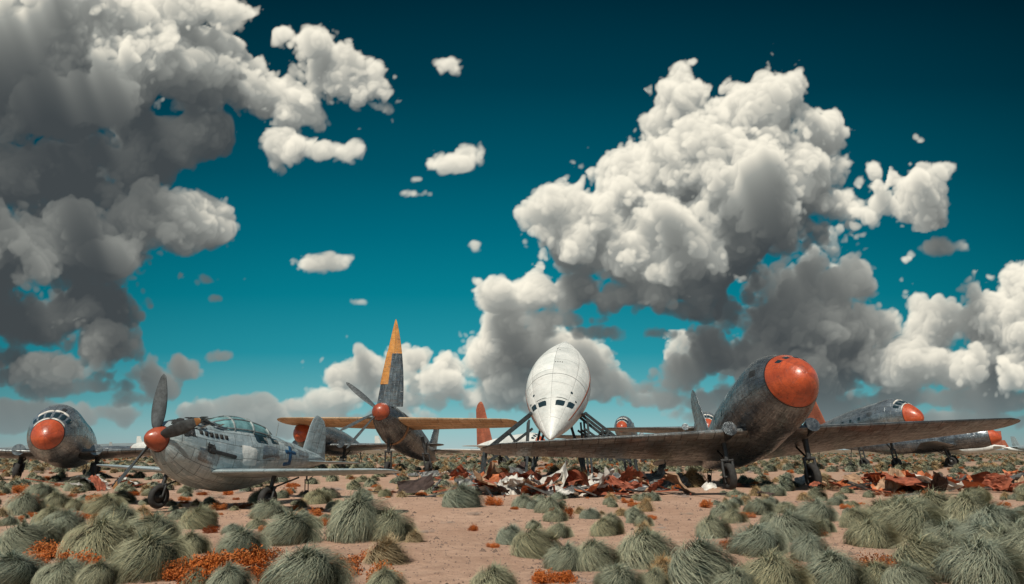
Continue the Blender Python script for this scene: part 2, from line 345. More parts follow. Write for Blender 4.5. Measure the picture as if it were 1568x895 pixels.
# ---------------- transport with tall blade, centre-left
def transport():
    nose=(-9.75,50.2,4.65); tail=(-6.6,62,1.2)
    m,L=pose(nose,tail,math.radians(-1.0)); par=empty("propeller_transport_plane",m); inv=m.inverted()
    ss=[.5,.8,1.5,3,5,8,11,L]
    fr=hermite(ss,[.58,.78,1.0,1.2,1.25,1.0,.5,.04]); h=Hull(L,lambda s:(-.35*min(s/3,1),fr(s)*.95,fr(s)*1.1))
    h.skin("fuselage",M['alu_dark'],par,.5,L,n=50,seg=36,pw=1.1)
    revolve("spinner",[(.1,0),(.09,.1),(0,.34),(-.2,.54),(-.45,.66),(-.7,.68),(-.72,0)],(0,0,0),(1,0,0),M['orange'],par)
    for i,(a,l) in enumerate(((145,3.9),(208,3.3),(234,3.5))):
        a=math.radians(a); blade("propeller_blade_%d"%i,(-.3,0,0),(0,math.cos(a),math.sin(a)),(1,0,0),.4,l,.50,M['blade'],par)
    def tall(nm,x0,x1,z0,z1,mat,dy=0):
        P=[];UV=[]
        for i in range(25):
            t=z0+(z1-z0)*i/24; w=(1.0-.25*t)*(1-t**1.9)**.85+.02; Z=4.9+6.6*t; row=[];uv=[]
            for a in np.linspace(0,2*math.pi,17):
                u=math.cos(a); xx=w*(x0+(x1-x0)*(u*.5+.5)); th=.16*(1-.8*t)*math.sin(a)
                row.append(tuple(inv@Vector((-9.05+.22*math.sin(t*2)+xx,51.2+th+dy,Z)))); uv.append((Z,xx))
            P.append(row);UV.append(uv)
        grid_obj(nm,P,mat,par,UV)
    tall("tall_blade",-.95,.95,0,.6,M['alu_dark']); tall("tall_blade_upper",-.95,.95,.6,1,M['yellow']); tall("tall_blade_stripe",-1.0,-.1,.25,.62,M['yellow'],-.012)
    for sd,nm in ((1,"wing_left"),(-1,"wing_right")):
        halfwing(nm,sd,.4,9.9,-1.6,-.15,2.9,1.9,.17,M['tan_wing'],par,.01,.3)
    h.skin("wing_band",M['scr_tan'],par,3.0,3.3,.015,n=3,seg=36,pw=1)
    axw=m.to_3x3()@Vector((0,1,0))
    for i,(yy,sx) in enumerate(((.15,-2.2),(2.9,-3.4))):
        tl=Vector((sx,yy*.8,-1.0)); w=m@Vector((sx,yy,-1.0)); gear(par,inv,tl,(w.x,w.y),.5,.32,i,axis_w=axw,thick=.13)
    S=[(.3+2.6*t,-10.4-.9*t,0,1.9-.9*t,.1) for t in (0,.5,.9,1)]; wing("tail_fin",S,M['alu_dark'],par,normal='y')
    for sd in (1,-1): halfwing("tailplane",sd,.1,2.8,-10.6,.1,1.5,.8,.1,M['alu'],par,0,.4)
transport()

# ---------------- white fuselage on trestle
def rocket():
    nose=(2.1,38.6,2.35); tail=(4.0,50.0,9.6)
    m,L=pose(nose,tail,math.radians(4)); par=empty("white_airliner_fuselage",m)
    tt=[0,.015,.05,.13,.26,.42,.56,.70,.82,.91,.97,1.0]
    f=hermite([x*L for x in tt],[0.0,.09,.21,.47,.79,.99,.96,.75,.48,.25,.09,.0]); R=2.05
    h=Hull(L,lambda s:(0,R*max(f(s),0.001),R*max(f(s),.001)*.92))
    h.skin("fuselage",M['white'],par,n=90,seg=64,pw=1.3)
    for sd in (-1,1):
        h.patch("windscreen_pane",M['glass'],par,2.05,2.5,sd*.20,sd*.72,.02,5,5,skew=.10)
        h.patch("windscreen_pane",M['glass'],par,2.2,2.72,sd*.80,sd*1.22,.02,5,5,skew=.22)
        h.patch("windscreen_brow",M['steel'],par,2.62,2.67,sd*.16,sd*.8,.02,3,5,skew=.10)
        h.patch("side_window",M['glass'],par,3.3,3.5,sd*.75,sd*.88,.02,4,4)
        h.patch("side_window",M['glass'],par,3.0,3.15,sd*1.1,sd*1.22,.02,4,4)
        h.patch("red_cheatline",M['rust_fin'],par,1.6,9.5,sd*1.40,sd*1.5,.012,30,3)
    for i in range(4): h.patch("roof_vent",M['steel'],par,6.0,6.14,.02+.07*i,.06+.07*i,.02,3,3)
    h.skin("frame_joint",M['steel'],par,4.7,4.73,.006,n=2,seg=64,pw=1)
    h.patch("hatch",M['black'],par,8.6,8.72,-.04,.02,.02,3,3); h.patch("hatch",M['black'],par,8.3,8.38,.06,.12,.02,3,3)
    tr=empty("steel_trestle")
    def B(a,b,w=.13): beam("truss_member",a,b,w,M['steel'],tr)
    for sd in (-1,1):
        cx=2.7; X=lambda v: cx+sd*v
        for yy in (40.2,42.2,44.2):
            B((X(1.55),yy+.3,3.9),(X(4.3),yy,1.7),.17); B((X(4.3),yy,1.7),(X(4.5),yy,0),.15)
            B((X(1.5),yy+.3,3.0),(X(4.1),yy,1.1),.13); B((X(1.7),yy+.3,3.5),(X(1.9),yy,0),.12)
            B((X(2.9),yy,2.8),(X(2.0),yy,1.6),.1); B((X(3.6),yy,2.2),(X(2.9),yy,1.2),.1)
        B((X(4.3),40.2,1.7),(X(4.3),44.2,1.7),.12); B((X(2.9),40.2,2.82),(X(2.9),44.2,2.82),.12); B((X(1.6),40.2,3.85),(X(1.6),44.6,3.85),.14)
        B((X(4.3),40.2,1.7),(X(2.9),42.2,2.82),.09); B((X(4.3),42.2,1.7),(X(2.9),44.2,2.82),.09)
    for yy in (44.5,47): B((1.2,yy,0),(2.6,yy+.6,(yy-38.6)*.614+1.0),.16); B((4.8,yy,0),(3.4,yy+.6,(yy-38.6)*.614+1.0),.16)
rocket()

# ---------------- distant parked aircraft
par=empty("distant_aircraft_row")
r3=random.Random(5)
def simple_plane(x,y,yaw,s,mt):
    m=Matrix.Translation((x,y,1.9*s))@Matrix.Rotation(yaw,4,'Z')@Matrix.Scale(s,4)
    e=bpy.data.objects.new("aircraft",None); link(e,par); e.matrix_world=m
    L=14.0
    def pr(q):
        r=1.2*math.sqrt(max(1-(1-min(q/4,1))**2,0))*(1-.9*max(0,(q-7)/7)**1.6); return (.35*max(0,(q-7)/7)**1.5,r,r)
    h=Hull(L,pr)
    h.skin("fuselage",mt,e,n=16,seg=12); h.skin("nose_cap",M['orange'],e,0,.7,.02,n=6,seg=12)
    for sd in (1,-1): halfwing("wing",sd,.4,9.5,-4.3,-.5,2.8,1.2,.14,mt,e,.05,1); halfwing("tailplane",sd,.1,3,-12,.4,1.4,.8,.1,mt,e,0,.3)
    wing("tail_fin",[(.3+3.0*t,-11.3-1.2*t,0,2.2-1.1*t,.1) for t in (0,.5,1)],M['rust_fin'] if r3.random()<.3 else mt,e,normal='y')
for i in range(34):
    y=r3.uniform(120,330); x=r3.uniform(-.8,.8)*y
    simple_plane(x,y,r3.uniform(0,6.28),r3.uniform(.9,1.15),M[r3.choice(['white','white','alu','alu_pale'])])

# ------------------------------------------------------------------ scrap piles
def crumple(name,c,size,mat,parent,r,flat=.35):
    n=9; h=np.array([[r.uniform(-1,1) for _ in range(n)] for _ in range(n)])
    ax=Matrix.Rotation(r.uniform(0,6.28),3,'Z')@Matrix.Rotation(r.uniform(-.9,.9),3,'X')@Matrix.Rotation(r.uniform(-.7,.7),3,'Y')
    curl=r.uniform(-1.8,1.8); P=[]
    asp=r.uniform(.35,1)
    for i in range(n):
        row=[]
        for j in range(n):
            u=(i/(n-1)-.5);v=(j/(n-1)-.5)*asp
            p=Vector((u*size+h[i][j]*.04*size,v*size+h[j][i]*.04*size,(curl*u*u+math.sin(v*5+u*3)*.15)*size*.5+h[i][j]*.06*size))
            p=ax@p; row.append((c[0]+p.x,c[1]+p.y,max(c[2]+p.z*flat*2,-.05)))
        P.append(row)
    return grid_obj(name,P,mat,parent,smooth=False)
def scrap(cx,cy,rx,ry,n,smin,smax,mats,seed,lift=.25):
    r=random.Random(seed); par=empty("scrap_metal_pile")
    for i in range(n):
        x=cx+r.gauss(0,.5)*rx;y=cy+r.gauss(0,.5)*ry; s=smin+(smax-smin)*r.random()**1.8
        crumple("sheet",(x,y,s*.18+r.uniform(0,lift)),s,M[r.choice(mats)],par,r,r.uniform(.25,.65))
    for i in range(n//2):
        x=cx+r.gauss(0,.6)*rx;y=cy+r.gauss(0,.6)*ry; a=r.uniform(0,6.28);l=r.uniform(.5,2.4)
        beam("spar",(x,y,r.uniform(.03,.2)),(x+l*math.cos(a),y+l*math.sin(a),r.uniform(.05,.6)),r.uniform(.03,.08),M[r.choice(['darkmetal','scr_red','scr_grey'])],par)
mm=['scr_red','scr_red','scr_red','scr_org','scr_org','scr_white','scr_grey','scr_dark','scr_tan']
scrap(2.4,29.6,5.0,2.6,105,.3,1.8,mm,1); scrap(5.0,35,5,2.5,34,.5,1.6,mm,2)
scrap(1.0,28.6,1.3,.5,8,.8,1.5,['scr_white','scr_white','scr_tan','scr_red'],12)
scrap(17.6,32.5,3.6,2.6,72,.3,1.8,mm,3); scrap(23.5,33.5,6,2.6,66,.4,1.7,mm,4); scrap(25.3,29.8,1.6,.7,9,.4,1.0,['scr_white','scr_white','scr_grey'],6)
scrap(-19.5,33.5,1.6,1.2,8,.5,1.3,['scr_white','scr_grey','scr_red'],7)
scrap(33,42,4,3,18,.5,1.6,mm,8); scrap(-1,43,7,3,26,.5,1.5,mm,9)

# ------------------------------------------------------------------ ground
def gz(x,y):
    return .05*math.sin(x*.31+1.3)*math.cos(y*.27)+.025*math.sin(x*.93+y*.71)+.012*math.sin(x*2.3-y*1.9)
def axis_lines(near,step,far):
    v=list(np.arange(-near,near+1e-6,step)); d=step
    while v[-1]<far: d*=1.18; v.append(v[-1]+d); v.insert(0,v[0]-d)
    return v
xs=axis_lines(40,.35,9000); ys=[y+24 for y in axis_lines(36,.35,9000)]
P=[]
for y in ys:
    row=[]
    for x in xs:
        k=max(0,1-max(abs(x)-34,abs(y-24)-30,0)/12)
        row.append((x,y,gz(x,y)*k))
    P.append(row)
m,t,b=nt('desert_sand'); geo=N(t,'ShaderNodeNewGeometry'); pos=geo.outputs['Position']
n1=noise(t,pos,.35,8,.6); n2=noise(t,pos,3.0,8,.65); n3=noise(t,pos,28,6,.7)
c=mix(t,ramp(t,n1,[(.35,0.0),(.65,1.0)]),(.43,.27,.19),(.53,.35,.255))
c=mix(t,ramp(t,n2,[(.42,0.0),(.70,.7)]),c,(.31,.19,.135))
c=mix(t,ramp(t,n3,[(.54,0.0),(.68,.65)]),c,(.17,.115,.09))
c=mix(t,ramp(t,noise(t,pos,9,8,.7),[(.55,0.0),(.68,.35)]),c,(.58,.42,.32))
ln=N(t,'ShaderNodeVectorMath',operation='LENGTH'); t.links.new(pos,ln.inputs[0])
mr=N(t,'ShaderNodeMapRange'); mr.inputs[1].default_value=30; mr.inputs[2].default_value=260; t.links.new(ln.outputs['Value'],mr.inputs[0])
veg=N(t,'ShaderNodeMath',operation='MULTIPLY'); t.links.new(mr.outputs[0],veg.inputs[0]); t.links.new(ramp(t,noise(t,pos,.12,8,.7),[(.3,.6),(.6,1.0)]),veg.inputs[1])
c=mix(t,veg.outputs[0],c,(.15,.115,.075))
t.links.new(c,b.inputs['Base Color']); b.inputs['Roughness'].default_value=.95; b.inputs['Specular IOR Level'].default_value=.15
nb=bump(t,n2,.8,.14); nb=bump(t,n3,.8,.03,nb); t.links.new(nb,b.inputs['Normal'])
grid_obj("ground",P,m,None,flip=True)
hm=plain('hazy_hill',(.20,.24,.25),.95,0,.1,.2,.01)
P=[]
for r_,k in ((3000,0),(3150,1),(3400,.0)):
    P.append([(r_*math.sin(a),r_*math.cos(a),-2+k*(13+9*math.sin(a*9)+6*math.sin(a*23+1)+3*math.sin(a*61))) for a in np.linspace(-1.3,1.3,260)])
grid_obj("distant_hills",P,hm,None,flip=True)
def gravel():
    V=[];F=[];r=random.Random(9)
    for i in range(14000):
        y=9+24*r.random()**1.3; x=r.uniform(-.85,.85)*y; s=r.uniform(.008,.03)*(1+ (r.random()<.06)*1.6); z=gz(x,y)
        b0=len(V); k=5; a0=r.random()*6
        for j in range(k): a=a0+j*6.283/k; V.append((x+s*math.cos(a)*r.uniform(.7,1.3),y+s*math.sin(a)*r.uniform(.7,1.3),z-.005))
        V.append((x+r.uniform(-.3,.3)*s,y,z+s*r.uniform(.5,1)))
        for j in range(k): F.append((b0+j,b0+(j+1)%k,b0+k))
    mesh_obj("gravel",V,F,plain('gravel_stone',(.20,.14,.11),.9,0,.2,.6,2),smooth=False)
gravel()

# ------------------------------------------------------------------ vegetation
def blade_mat(name,cols,tipc):
    m,t,b=nt(name); at=N(t,'ShaderNodeAttribute',attribute_name='tint'); oi=N(t,'ShaderNodeObjectInfo')
    sep=N(t,'ShaderNodeSeparateColor'); t.links.new(at.outputs['Color'],sep.inputs[0])
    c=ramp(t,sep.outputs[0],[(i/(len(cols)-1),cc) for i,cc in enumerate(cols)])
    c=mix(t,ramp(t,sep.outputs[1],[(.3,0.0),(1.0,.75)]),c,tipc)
    c=mix(t,ramp(t,oi.outputs['Random'],[(0.0,0.0),(1.0,.65)]),c,mix(t,.9,c,(1.3,1.0,.64),'MULTIPLY'))
    t.links.new(c,b.inputs['Base Color']); b.inputs['Roughness'].default_value=.7; b.inputs['Specular IOR Level'].default_value=.3
    return m
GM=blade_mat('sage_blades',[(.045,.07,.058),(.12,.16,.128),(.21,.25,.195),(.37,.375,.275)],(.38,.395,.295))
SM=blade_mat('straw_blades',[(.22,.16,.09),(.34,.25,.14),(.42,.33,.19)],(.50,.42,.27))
RM=blade_mat('rust_leaves',[(.13,.037,.010),(.29,.075,.015),(.42,.12,.022),(.20,.085,.025)],(.46,.15,.035))
PM=blade_mat('pale_twigs',[(.22,.18,.17),(.32,.27,.25),(.26,.23,.2)],(.40,.34,.31))
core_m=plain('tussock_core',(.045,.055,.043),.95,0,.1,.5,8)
def finish(name,V,F,T,mats,mi):
    me=bpy.data.meshes.new(name); me.from_pydata(V,[],F)
    for m_ in mats: me.materials.append(m_)
    me.polygons.foreach_set("material_index",mi); ca=me.color_attributes.new("tint",'FLOAT_COLOR','POINT')
    ca.data.foreach_set("color",np.asarray(T,dtype=np.float32).ravel()); me.polygons.foreach_set("use_smooth",[True]*len(F)); me.update(); return me
def tussock(seed,n,mat,spread=1.0,width=.012,height=.96,lift=.24,core=.70):
    """fountain of fine blades combed over a dark rounded heart"""
    r=random.Random(seed); V=[];F=[];T=[];mi=[]
    wa=r.uniform(-.5,.5); wx=r.uniform(.1,.34)*math.cos(wa); wy=r.uniform(.1,.34)*math.sin(wa); sw=r.uniform(-.8,.8)
    nu,nv=18,10
    for i in range(nv+1):
        th=2.2*i/nv
        for j in range(nu):
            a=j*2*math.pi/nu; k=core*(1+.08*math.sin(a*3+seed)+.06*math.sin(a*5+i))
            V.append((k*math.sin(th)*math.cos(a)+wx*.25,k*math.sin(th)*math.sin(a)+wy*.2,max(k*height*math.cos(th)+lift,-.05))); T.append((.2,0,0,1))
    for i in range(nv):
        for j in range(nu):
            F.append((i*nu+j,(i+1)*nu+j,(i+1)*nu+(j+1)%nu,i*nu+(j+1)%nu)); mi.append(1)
    for q in range(n):
        a=r.uniform(0,2*math.pi); th=math.acos(1-r.random()*1.3)
        lump=1+.09*math.sin(a*3+seed)+.07*math.sin(a*5+th*4+seed)+.04*math.sin(a*11+th*6)
        wild=r.random()<.10
        L=r.uniform(.84,1.03)*lump*(1+(r.uniform(.04,.2) if wild else 0)); tint=min(1,max(0,r.gauss(.48,.30)))
        segs=5; base=len(V)
        curl=(r.uniform(-.1,.4) if wild else r.uniform(.35,.75))*spread
        w=width*r.uniform(.5,1.4); da=r.gauss(0,.10)
        for s in range(segs+1):
            u=s/segs; ang=th-.32*spread+curl*u*1.15; ang=min(ang,2.05); az=a+sw*(u-.3)+da*u*2
            rr=L*(core*.97+(1-core*.97)*math.sin(u*math.pi*.5)); x=rr*math.sin(ang)*math.cos(az)+wx*(.25+.75*u)*.8; y=rr*math.sin(ang)*math.sin(az)+wy*(.25+.75*u)*.8; z=max(rr*math.cos(ang)*height+lift,-.02+.02*u)
            ww=w*(1-.85*u); dx,dy=-math.sin(az+.7)*ww,math.cos(az+.7)*ww
            V.append((x-dx,y-dy,z)); V.append((x+dx,y+dy,z))
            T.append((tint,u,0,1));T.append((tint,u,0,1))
        for s in range(segs):
            i=base+2*s; F.append((i,i+1,i+3,i+2)); mi.append(0)
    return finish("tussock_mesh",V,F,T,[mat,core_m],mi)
def shrub(seed,n,mat,size=.07):
    r=random.Random(seed);V=[];F=[];T=[];mi=[]
    lobes=[(r.uniform(-.6,.6),r.uniform(-.6,.6),r.uniform(.15,.6),r.uniform(.22,.48)) for _ in range(12)]
    for q in range(n):
        lx,ly,lz,lr=r.choice(lobes); d=Vector((r.gauss(0,1),r.gauss(0,1),r.gauss(0,1))).normalized()*lr*r.uniform(.4,1.12)
        p=Vector((lx,ly,lz))+d
        if p.z<0: p.z=abs(p.z)*.3
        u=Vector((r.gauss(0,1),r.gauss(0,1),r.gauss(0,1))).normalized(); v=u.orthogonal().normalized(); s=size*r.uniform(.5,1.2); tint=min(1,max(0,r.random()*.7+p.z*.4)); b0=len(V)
        for (e,f) in ((-.5,0),(0,-.3),(.6,0),(0,.3)): V.append(tuple(p+u*e*s+v*f*s)); T.append((tint,r.random()*.6,0,1))
        F.append((b0,b0+1,b0+2,b0+3)); mi.append(0)
    for k in range(26):
        a=r.uniform(0,6.28);l=r.uniform(.4,.8);b0=len(V); e=(l*math.cos(a),l*math.sin(a),r.uniform(.2,.8))
        V+= [(0,0,0),(.012,.01,0),(e[0],e[1],e[2])]; T+=[(0,0,0,1)]*3; F.append((b0,b0+1,b0+2)); mi.append(0)
    return finish("shrub_mesh",V,F,T,[mat,core_m],mi)
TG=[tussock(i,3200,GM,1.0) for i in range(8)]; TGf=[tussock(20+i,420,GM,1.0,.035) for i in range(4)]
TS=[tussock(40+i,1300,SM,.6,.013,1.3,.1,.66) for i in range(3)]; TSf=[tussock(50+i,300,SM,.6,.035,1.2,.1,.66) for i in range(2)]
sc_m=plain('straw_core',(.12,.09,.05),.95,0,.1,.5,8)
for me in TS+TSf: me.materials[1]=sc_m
RS=[shrub(60+i,2600,RM,.10) for i in range(4)]; PS=[shrub(70+i,1500,PM,.07) for i in range(3)]
groups={k:empty(k) for k in ("sage_tussocks","dry_grass","rust_scrub","pale_scrub")}
def put(g,meshes,x,y,r,hz=1.0):
    o=bpy.data.objects.new(g+"_clump",random.choice(meshes)); link(o,groups[g])
    k=1 if (abs(x)<34 and -6<y<54) else 0
    o.location=(x,y,gz(x,y)*k-.03); o.rotation_euler=(random.uniform(-.08,.08),random.uniform(-.08,.08),random.uniform(-.7,.7) if g!="rust_scrub" else random.uniform(0,6.28))
    o.scale=(r*random.uniform(.9,1.15),r*random.uniform(.9,1.1),r*hz*random.uniform(.82,1.08))
def site(A,B):
    """ground point from surveyed bearing A and depression B (thousandths, tangent chart at 13 deg)"""
    t=(242.5+B)/1045.0; dd=math.atan(t)-TH; y=H_EYE/math.tan(dd); d=y*CT-H_EYE*ST
    return A/1045.0*d,y,d
big=[(-754,170,95),(-749,100,62),(-709,115,60),(-689,130,72),(-629,100,66),(-664,60,46),(-634,175,112),(-554,145,96),(-604,118,62),(-484,120,60),
(-564,205,135),(-419,165,96),(-494,160,60),(-344,145,88),(-374,105,62),(-324,210,140),(-244,140,118),(-194,140,92),(-259,100,50),(-79,90,66),(16,90,42),(56,100,56),(-4,140,52),(31,160,78),
(81,180,80),(121,180,92),(141,130,52),(201,175,98),(291,207,125),(216,212,62),(306,135,60),(336,110,46),(376,160,92),(376,100,55),(426,140,88),(466,110,62),(451,170,70),(486,205,115),(396,217,115),
(526,120,52),(546,150,84),(606,140,112),(646,110,100),(696,115,92),(636,195,112),(716,160,92),(756,170,95),(716,215,125),(-29,218,90),(156,218,85),(756,120,70),(806,190,120),(-780,215,110),(-690,215,80),(606,215,90),
(570,120,80),(620,120,90),(740,135,90),(670,150,90),(-440,215,80),(450,130,60),(-700,90,50),(-720,150,70),(-640,215,70),(-490,212,60),(-200,216,70),(340,216,80),(560,205,80),(670,175,80),(780,150,80),
(-300,80,42),(-230,78,40),(-724,75,50),(-600,80,44),(-384,80,46),(420,95,40),(590,95,50),(700,85,50)]
occ=[(2.2,29.0,3.4),(5.5,31,2.4),(17.4,32,3.4),(23.5,33,3.6),(-7.6,21.6,1.0),(-11.9,22.4,1.0),(9.7,32.3,1.1),(13.9,32.3,1.2),(-2,28,1.4)]
for (A,B,w) in big:
    x,y,d=site(A,B); r=w*.5*d/1045; f=(y+r*.6)/y; x*=f;y*=f; r*=f; occ.append((x,y,r)); put("sage_tussocks",TG,x,y,r*.92)
for (A,B,w) in [(-194,170,85),(-104,70,30),(281,58,52),(96,45,34),(66,40,30),(206,95,36),(-440,60,50),(476,60,46),(-150,140,40),(230,190,60)]:
    x,y,d=site(A,B); r=w*.5*d/1045; occ.append((x,y,r)); put("dry_grass",TS,x,y+r*.4,r*.9)
for (A,B,w) in [(-709,172,56),(-744,88,36),(-509,186,66),(-440,188,80),(-389,180,66),(-254,184,58),(-194,200,60),(-29,86,30),(76,106,38),(46,200,44),(296,88,24),(416,184,48),(561,188,54),(696,186,56),(-474,206,74),(-709,200,56),(-754,66,28),(330,150,32),(-29,144,20),(-210,166,42),(590,138,34),(-640,144,28),(0,45,22),(-130,60,26),(-480,194,64),(-400,192,60),(-520,200,54),(-270,192,44),(560,198,44),(80,200,40),(-590,162,40),(240,184,40),(500,176,40),(350,186,34),(660,178,44),(-560,110,26),(470,128,26),(-60,120,18),(-640,80,30),(-300,100,24),(-450,90,24),(-660,190,60),(-740,195,60),(-370,200,50)]:
    x,y,d=site(A,B); r=w*.5*d/1045; occ.append((x,y,r*.6)); put("rust_scrub",RS,x,y,r*1.2,1.1)
for (A,B,w) in [(-194,198,66),(156,80,34),(256,68,30),(266,98,22),(-100,110,24),(120,200,40),(-130,125,30),(-60,100,30),(10,110,22),(330,165,26),(230,120,20),(-20,175,24)]:
    x,y,d=site(A,B); r=w*.5*d/1045; put("pale_scrub",PS,x,y,r,.5)
R=random.Random(17)
def free(x,y,r):
    if y<27:
        if -.17*y<x<.0*y: return False
        if .2*y<x<.28*y: return False
    return all((x-a)**2+(y-b_)**2>(.85*(r+c))**2 for a,b_,c in occ)
for i in range(1400):
    y=15*math.exp(R.random()*math.log(62/15)); x=R.uniform(-.88,.88)*y; r=R.uniform(.12,.32) if y<27 else R.uniform(.18,.44)
    if not free(x,y,r): continue
    occ.append((x,y,r*1.3)); u=R.random()
    if u<.48: put("sage_tussocks",TG if y<30 else TGf,x,y,r)
    elif u<.62: put("dry_grass",TS if y<30 else TSf,x,y,r*.9)
    elif u<.86: put("rust_scrub",RS,x,y,r*.9,.9)
    else: put("pale_scrub",PS,x,y,r,.5)
for i in range(4200):
    y=55*math.exp(R.random()**.9*math.log(320/55)); x=R.uniform(-.9,.9)*y; r=R.uniform(.25,.65); u=R.random()
    if u<.54: put("sage_tussocks",TGf,x,y,r)
    elif u<.74: put("dry_grass",TSf,x,y,r)
    elif u<.90: put("rust_scrub",RS,x,y,r*.9,.8)
    else: put("pale_scrub",PS,x,y,r,.6)

# ------------------------------------------------------------------ sky with volumetric cumulus, integrated on a far dome section
def srgb(c): return np.array([((v/255+.055)/1.055)**2.4 if v/255>.04045 else v/255/12.92 for v in c])
def sky():
    W,Hh,D=1180,510,40; du=1.7; A0=-1003.0; B0=-25.0; dz=8.0
    F=np.full((Hh,W,D),-80,np.float32); Mx=np.full((Hh,W,D),.5,np.float32)
    bl=[(-724,640,12,150,88),(-584,630,16,120,78),(-474,590,20,68,64),(-844,570,12,130,100),(-694,535,9,120,70),(-434,670,22,42,28),
    (-344,540,22,75,38),(-284,570,22,58,46),(-239,560,22,32,44),(-304,618,22,45,32),(-354,640,22,28,24),(-400,560,22,40,40),(-494,490,24,58,36),(-554,470,22,60,40),(-444,492,24,16,26),
    (-349,465,16,42,26),(-284,455,16,38,15),(-724,420,20,130,52),(-634,395,20,90,42),(-564,370,14,66,46),(-494,350,10,58,38),(-530,372,12,60,36),(-724,320,12,130,62),(-624,305,10,66,44),(-594,435,20,66,44),
    (-744,205,20,130,44),(-644,212,22,62,34),(-734,130,14,120,34),(-634,160,16,64,34),(-674,98,20,80,14),(-860,300,16,100,130),
    (-541,100,28,34,30),(-504,115,28,26,19),(-584,78,26,60,16),(-439,144,20,24,11),(-461,258,20,19,8),(-299,287,18,44,17),(-456,235,20,8,6),(-409,263,20,7,5),(-87,438,18,42,17),(-149,392,18,22,10),(-144,415,18,9,6),(-56,315,18,17,13),(-94,593,18,17,10),(-236,228,20,15,5),(-329,153,20,10,5),
    (-400,75,30,90,18),(-330,65,30,90,22),(-450,60,32,120,18),
    (-274,120,30,42,34),(-224,130,30,35,34),(-164,138,30,42,40),(-134,100,28,50,33),(-94,130,30,32,30),(-44,145,30,48,38),(-14,170,30,45,36),(36,160,30,45,33),(86,130,30,50,33),(-150,80,28,230,24),(60,92,28,150,26),(121,125,30,20,18),
    (441,540,22,42,50),(406,510,20,54,54),(461,480,22,54,68),(336,500,20,76,58),(271,530,22,46,46),(226,500,22,34,32),(296,440,18,126,80),(396,420,18,114,94),(196,400,18,84,52),(166,440,20,34,30),(116,360,16,58,46),(86,320,16,44,46),(196,315,16,122,60),(326,335,14,142,84),(416,335,16,76,60),
    (16,235,18,58,22),(-24,225,18,30,13),(116,238,16,108,30),(236,252,16,100,30),(116,180,18,60,14),(226,180,18,32,14),(66,200,18,70,17),(266,215,18,50,18),(506,378,14,74,40),(556,370,12,36,36),(551,428,18,14,18),(626,405,18,40,42),(656,425,18,27,21),(486,440,20,36,54),
    (456,260,30,98,58),(516,270,30,48,52),(396,200,28,58,48),(486,190,28,84,62),(446,130,28,108,42),(546,130,26,80,32),(311,145,26,34,32),(256,110,26,44,30),(216,80,28,50,18),
    (686,195,26,58,36),(656,190,26,38,34),(756,210,24,60,40),(696,130,22,120,30),(596,115,22,70,24),(816,150,22,120,60),(636,80,28,110,16),(346,80,30,110,26),(740,75,30,90,18),(656,310,20,20,6),(611,222,20,8,11),(590,200,20,5,7),(720,150,24,30,40),
    (-700,55,32,150,16),(-250,48,32,220,16),(420,55,32,200,16),(720,45,32,160,14),
    (900,250,24,80,50),(930,520,20,60,40),(-950,480,16,80,90),(-930,180,20,80,50),(900,90,26,110,30)]
    Ag=(A0+du*np.arange(W)).astype(np.float32); Bg=(B0+du*np.arange(Hh)).astype(np.float32); Kg=np.arange(D,dtype=np.float32)
    for (A,B,k,ra,rb) in bl:
        rm=min(ra,rb); rd=min(.55*(ra+rb),rm*1.5)*1.0; pad=1.0+45/rm if rm<60 else 1.7
        i0,i1=np.searchsorted(Bg,B-rb*pad),np.searchsorted(Bg,B+rb*pad); j0,j1=np.searchsorted(Ag,A-ra*pad),np.searchsorted(Ag,A+ra*pad)
        if i1<=i0 or j1<=j0: continue
        d=np.sqrt(((Bg[i0:i1,None,None]-B)/rb)**2+((Ag[None,j0:j1,None]-A)/ra)**2+((Kg[None,None,:]-k)*dz/rd)**2)
        s=(rm*(1-d)).astype(np.float32); s=np.maximum(s,-80); sub=F[i0:i1,j0:j1]; mk=s>sub
        np.copyto(sub,s,where=mk); np.copyto(Mx[i0:i1,j0:j1],np.float32(min(max(rm/42,.30),1.0)),where=mk)
    def up(L,axis,n,cell,ph):
        x=np.arange(n)/cell+ph+1; i=np.floor(x).astype(int); f=(x-i).astype(np.float32)
        w=[(1-f)**3/6,(3*f**3-6*f**2+4)/6,(-3*f**3+3*f**2+3*f+1)/6,f**3/6]; out=None
        sh=[1,1,1]; sh[axis]=n
        for q in range(4):
            v=np.take(L,i+q-1,axis=axis)*w[q].astype(np.float32).reshape(sh); out=v if out is None else out+v
        return out
    def vn(cell):
        cb,ca,cd=cell/du,cell/du,max(cell/dz,1.0)
        L=rng.standard_normal((int(Hh/cb)+6,int(W/ca)+6,int(D/cd)+6)).astype(np.float32)
        L=up(L,2,D,cd,rng.random()); L=up(L,0,Hh,cb,rng.random()); L=up(L,1,W,ca,rng.random()); L/=L.std(); return L
    Nn=vn(120)*6
    for cell,amp in ((70,15),(38,12),(21,7.8),(12,5.2),(6.5,3.0)):
        n=vn(cell); Nn+=amp*(np.abs(n)*1.25-1.0); del n
    Nn*=Mx; F+=Nn; del Nn
    F/=(3.0+4.5*Mx); np.clip(F,0,1,out=F)
    dens=F; T=np.zeros((W,D),np.float32); TT=np.zeros((Hh,W,D),np.float32)
    for j in range(Hh-2,-1,-1):
        T=(T+dens[j+1]*2.4)*.991
        T2=T.copy(); T2[1:-1]=T[1:-1]*.45+T[:-2]*.45+T[2:]*.10; T=T2
        T2=T.copy(); T2[:,1:-1]=T[:,1:-1]*.87+T[:,:-2]*.09+T[:,2:]*.04; T=T2
        TT[j]=T
    C=np.zeros((Hh,W),np.float32); Tr=np.ones((Hh,W),np.float32)
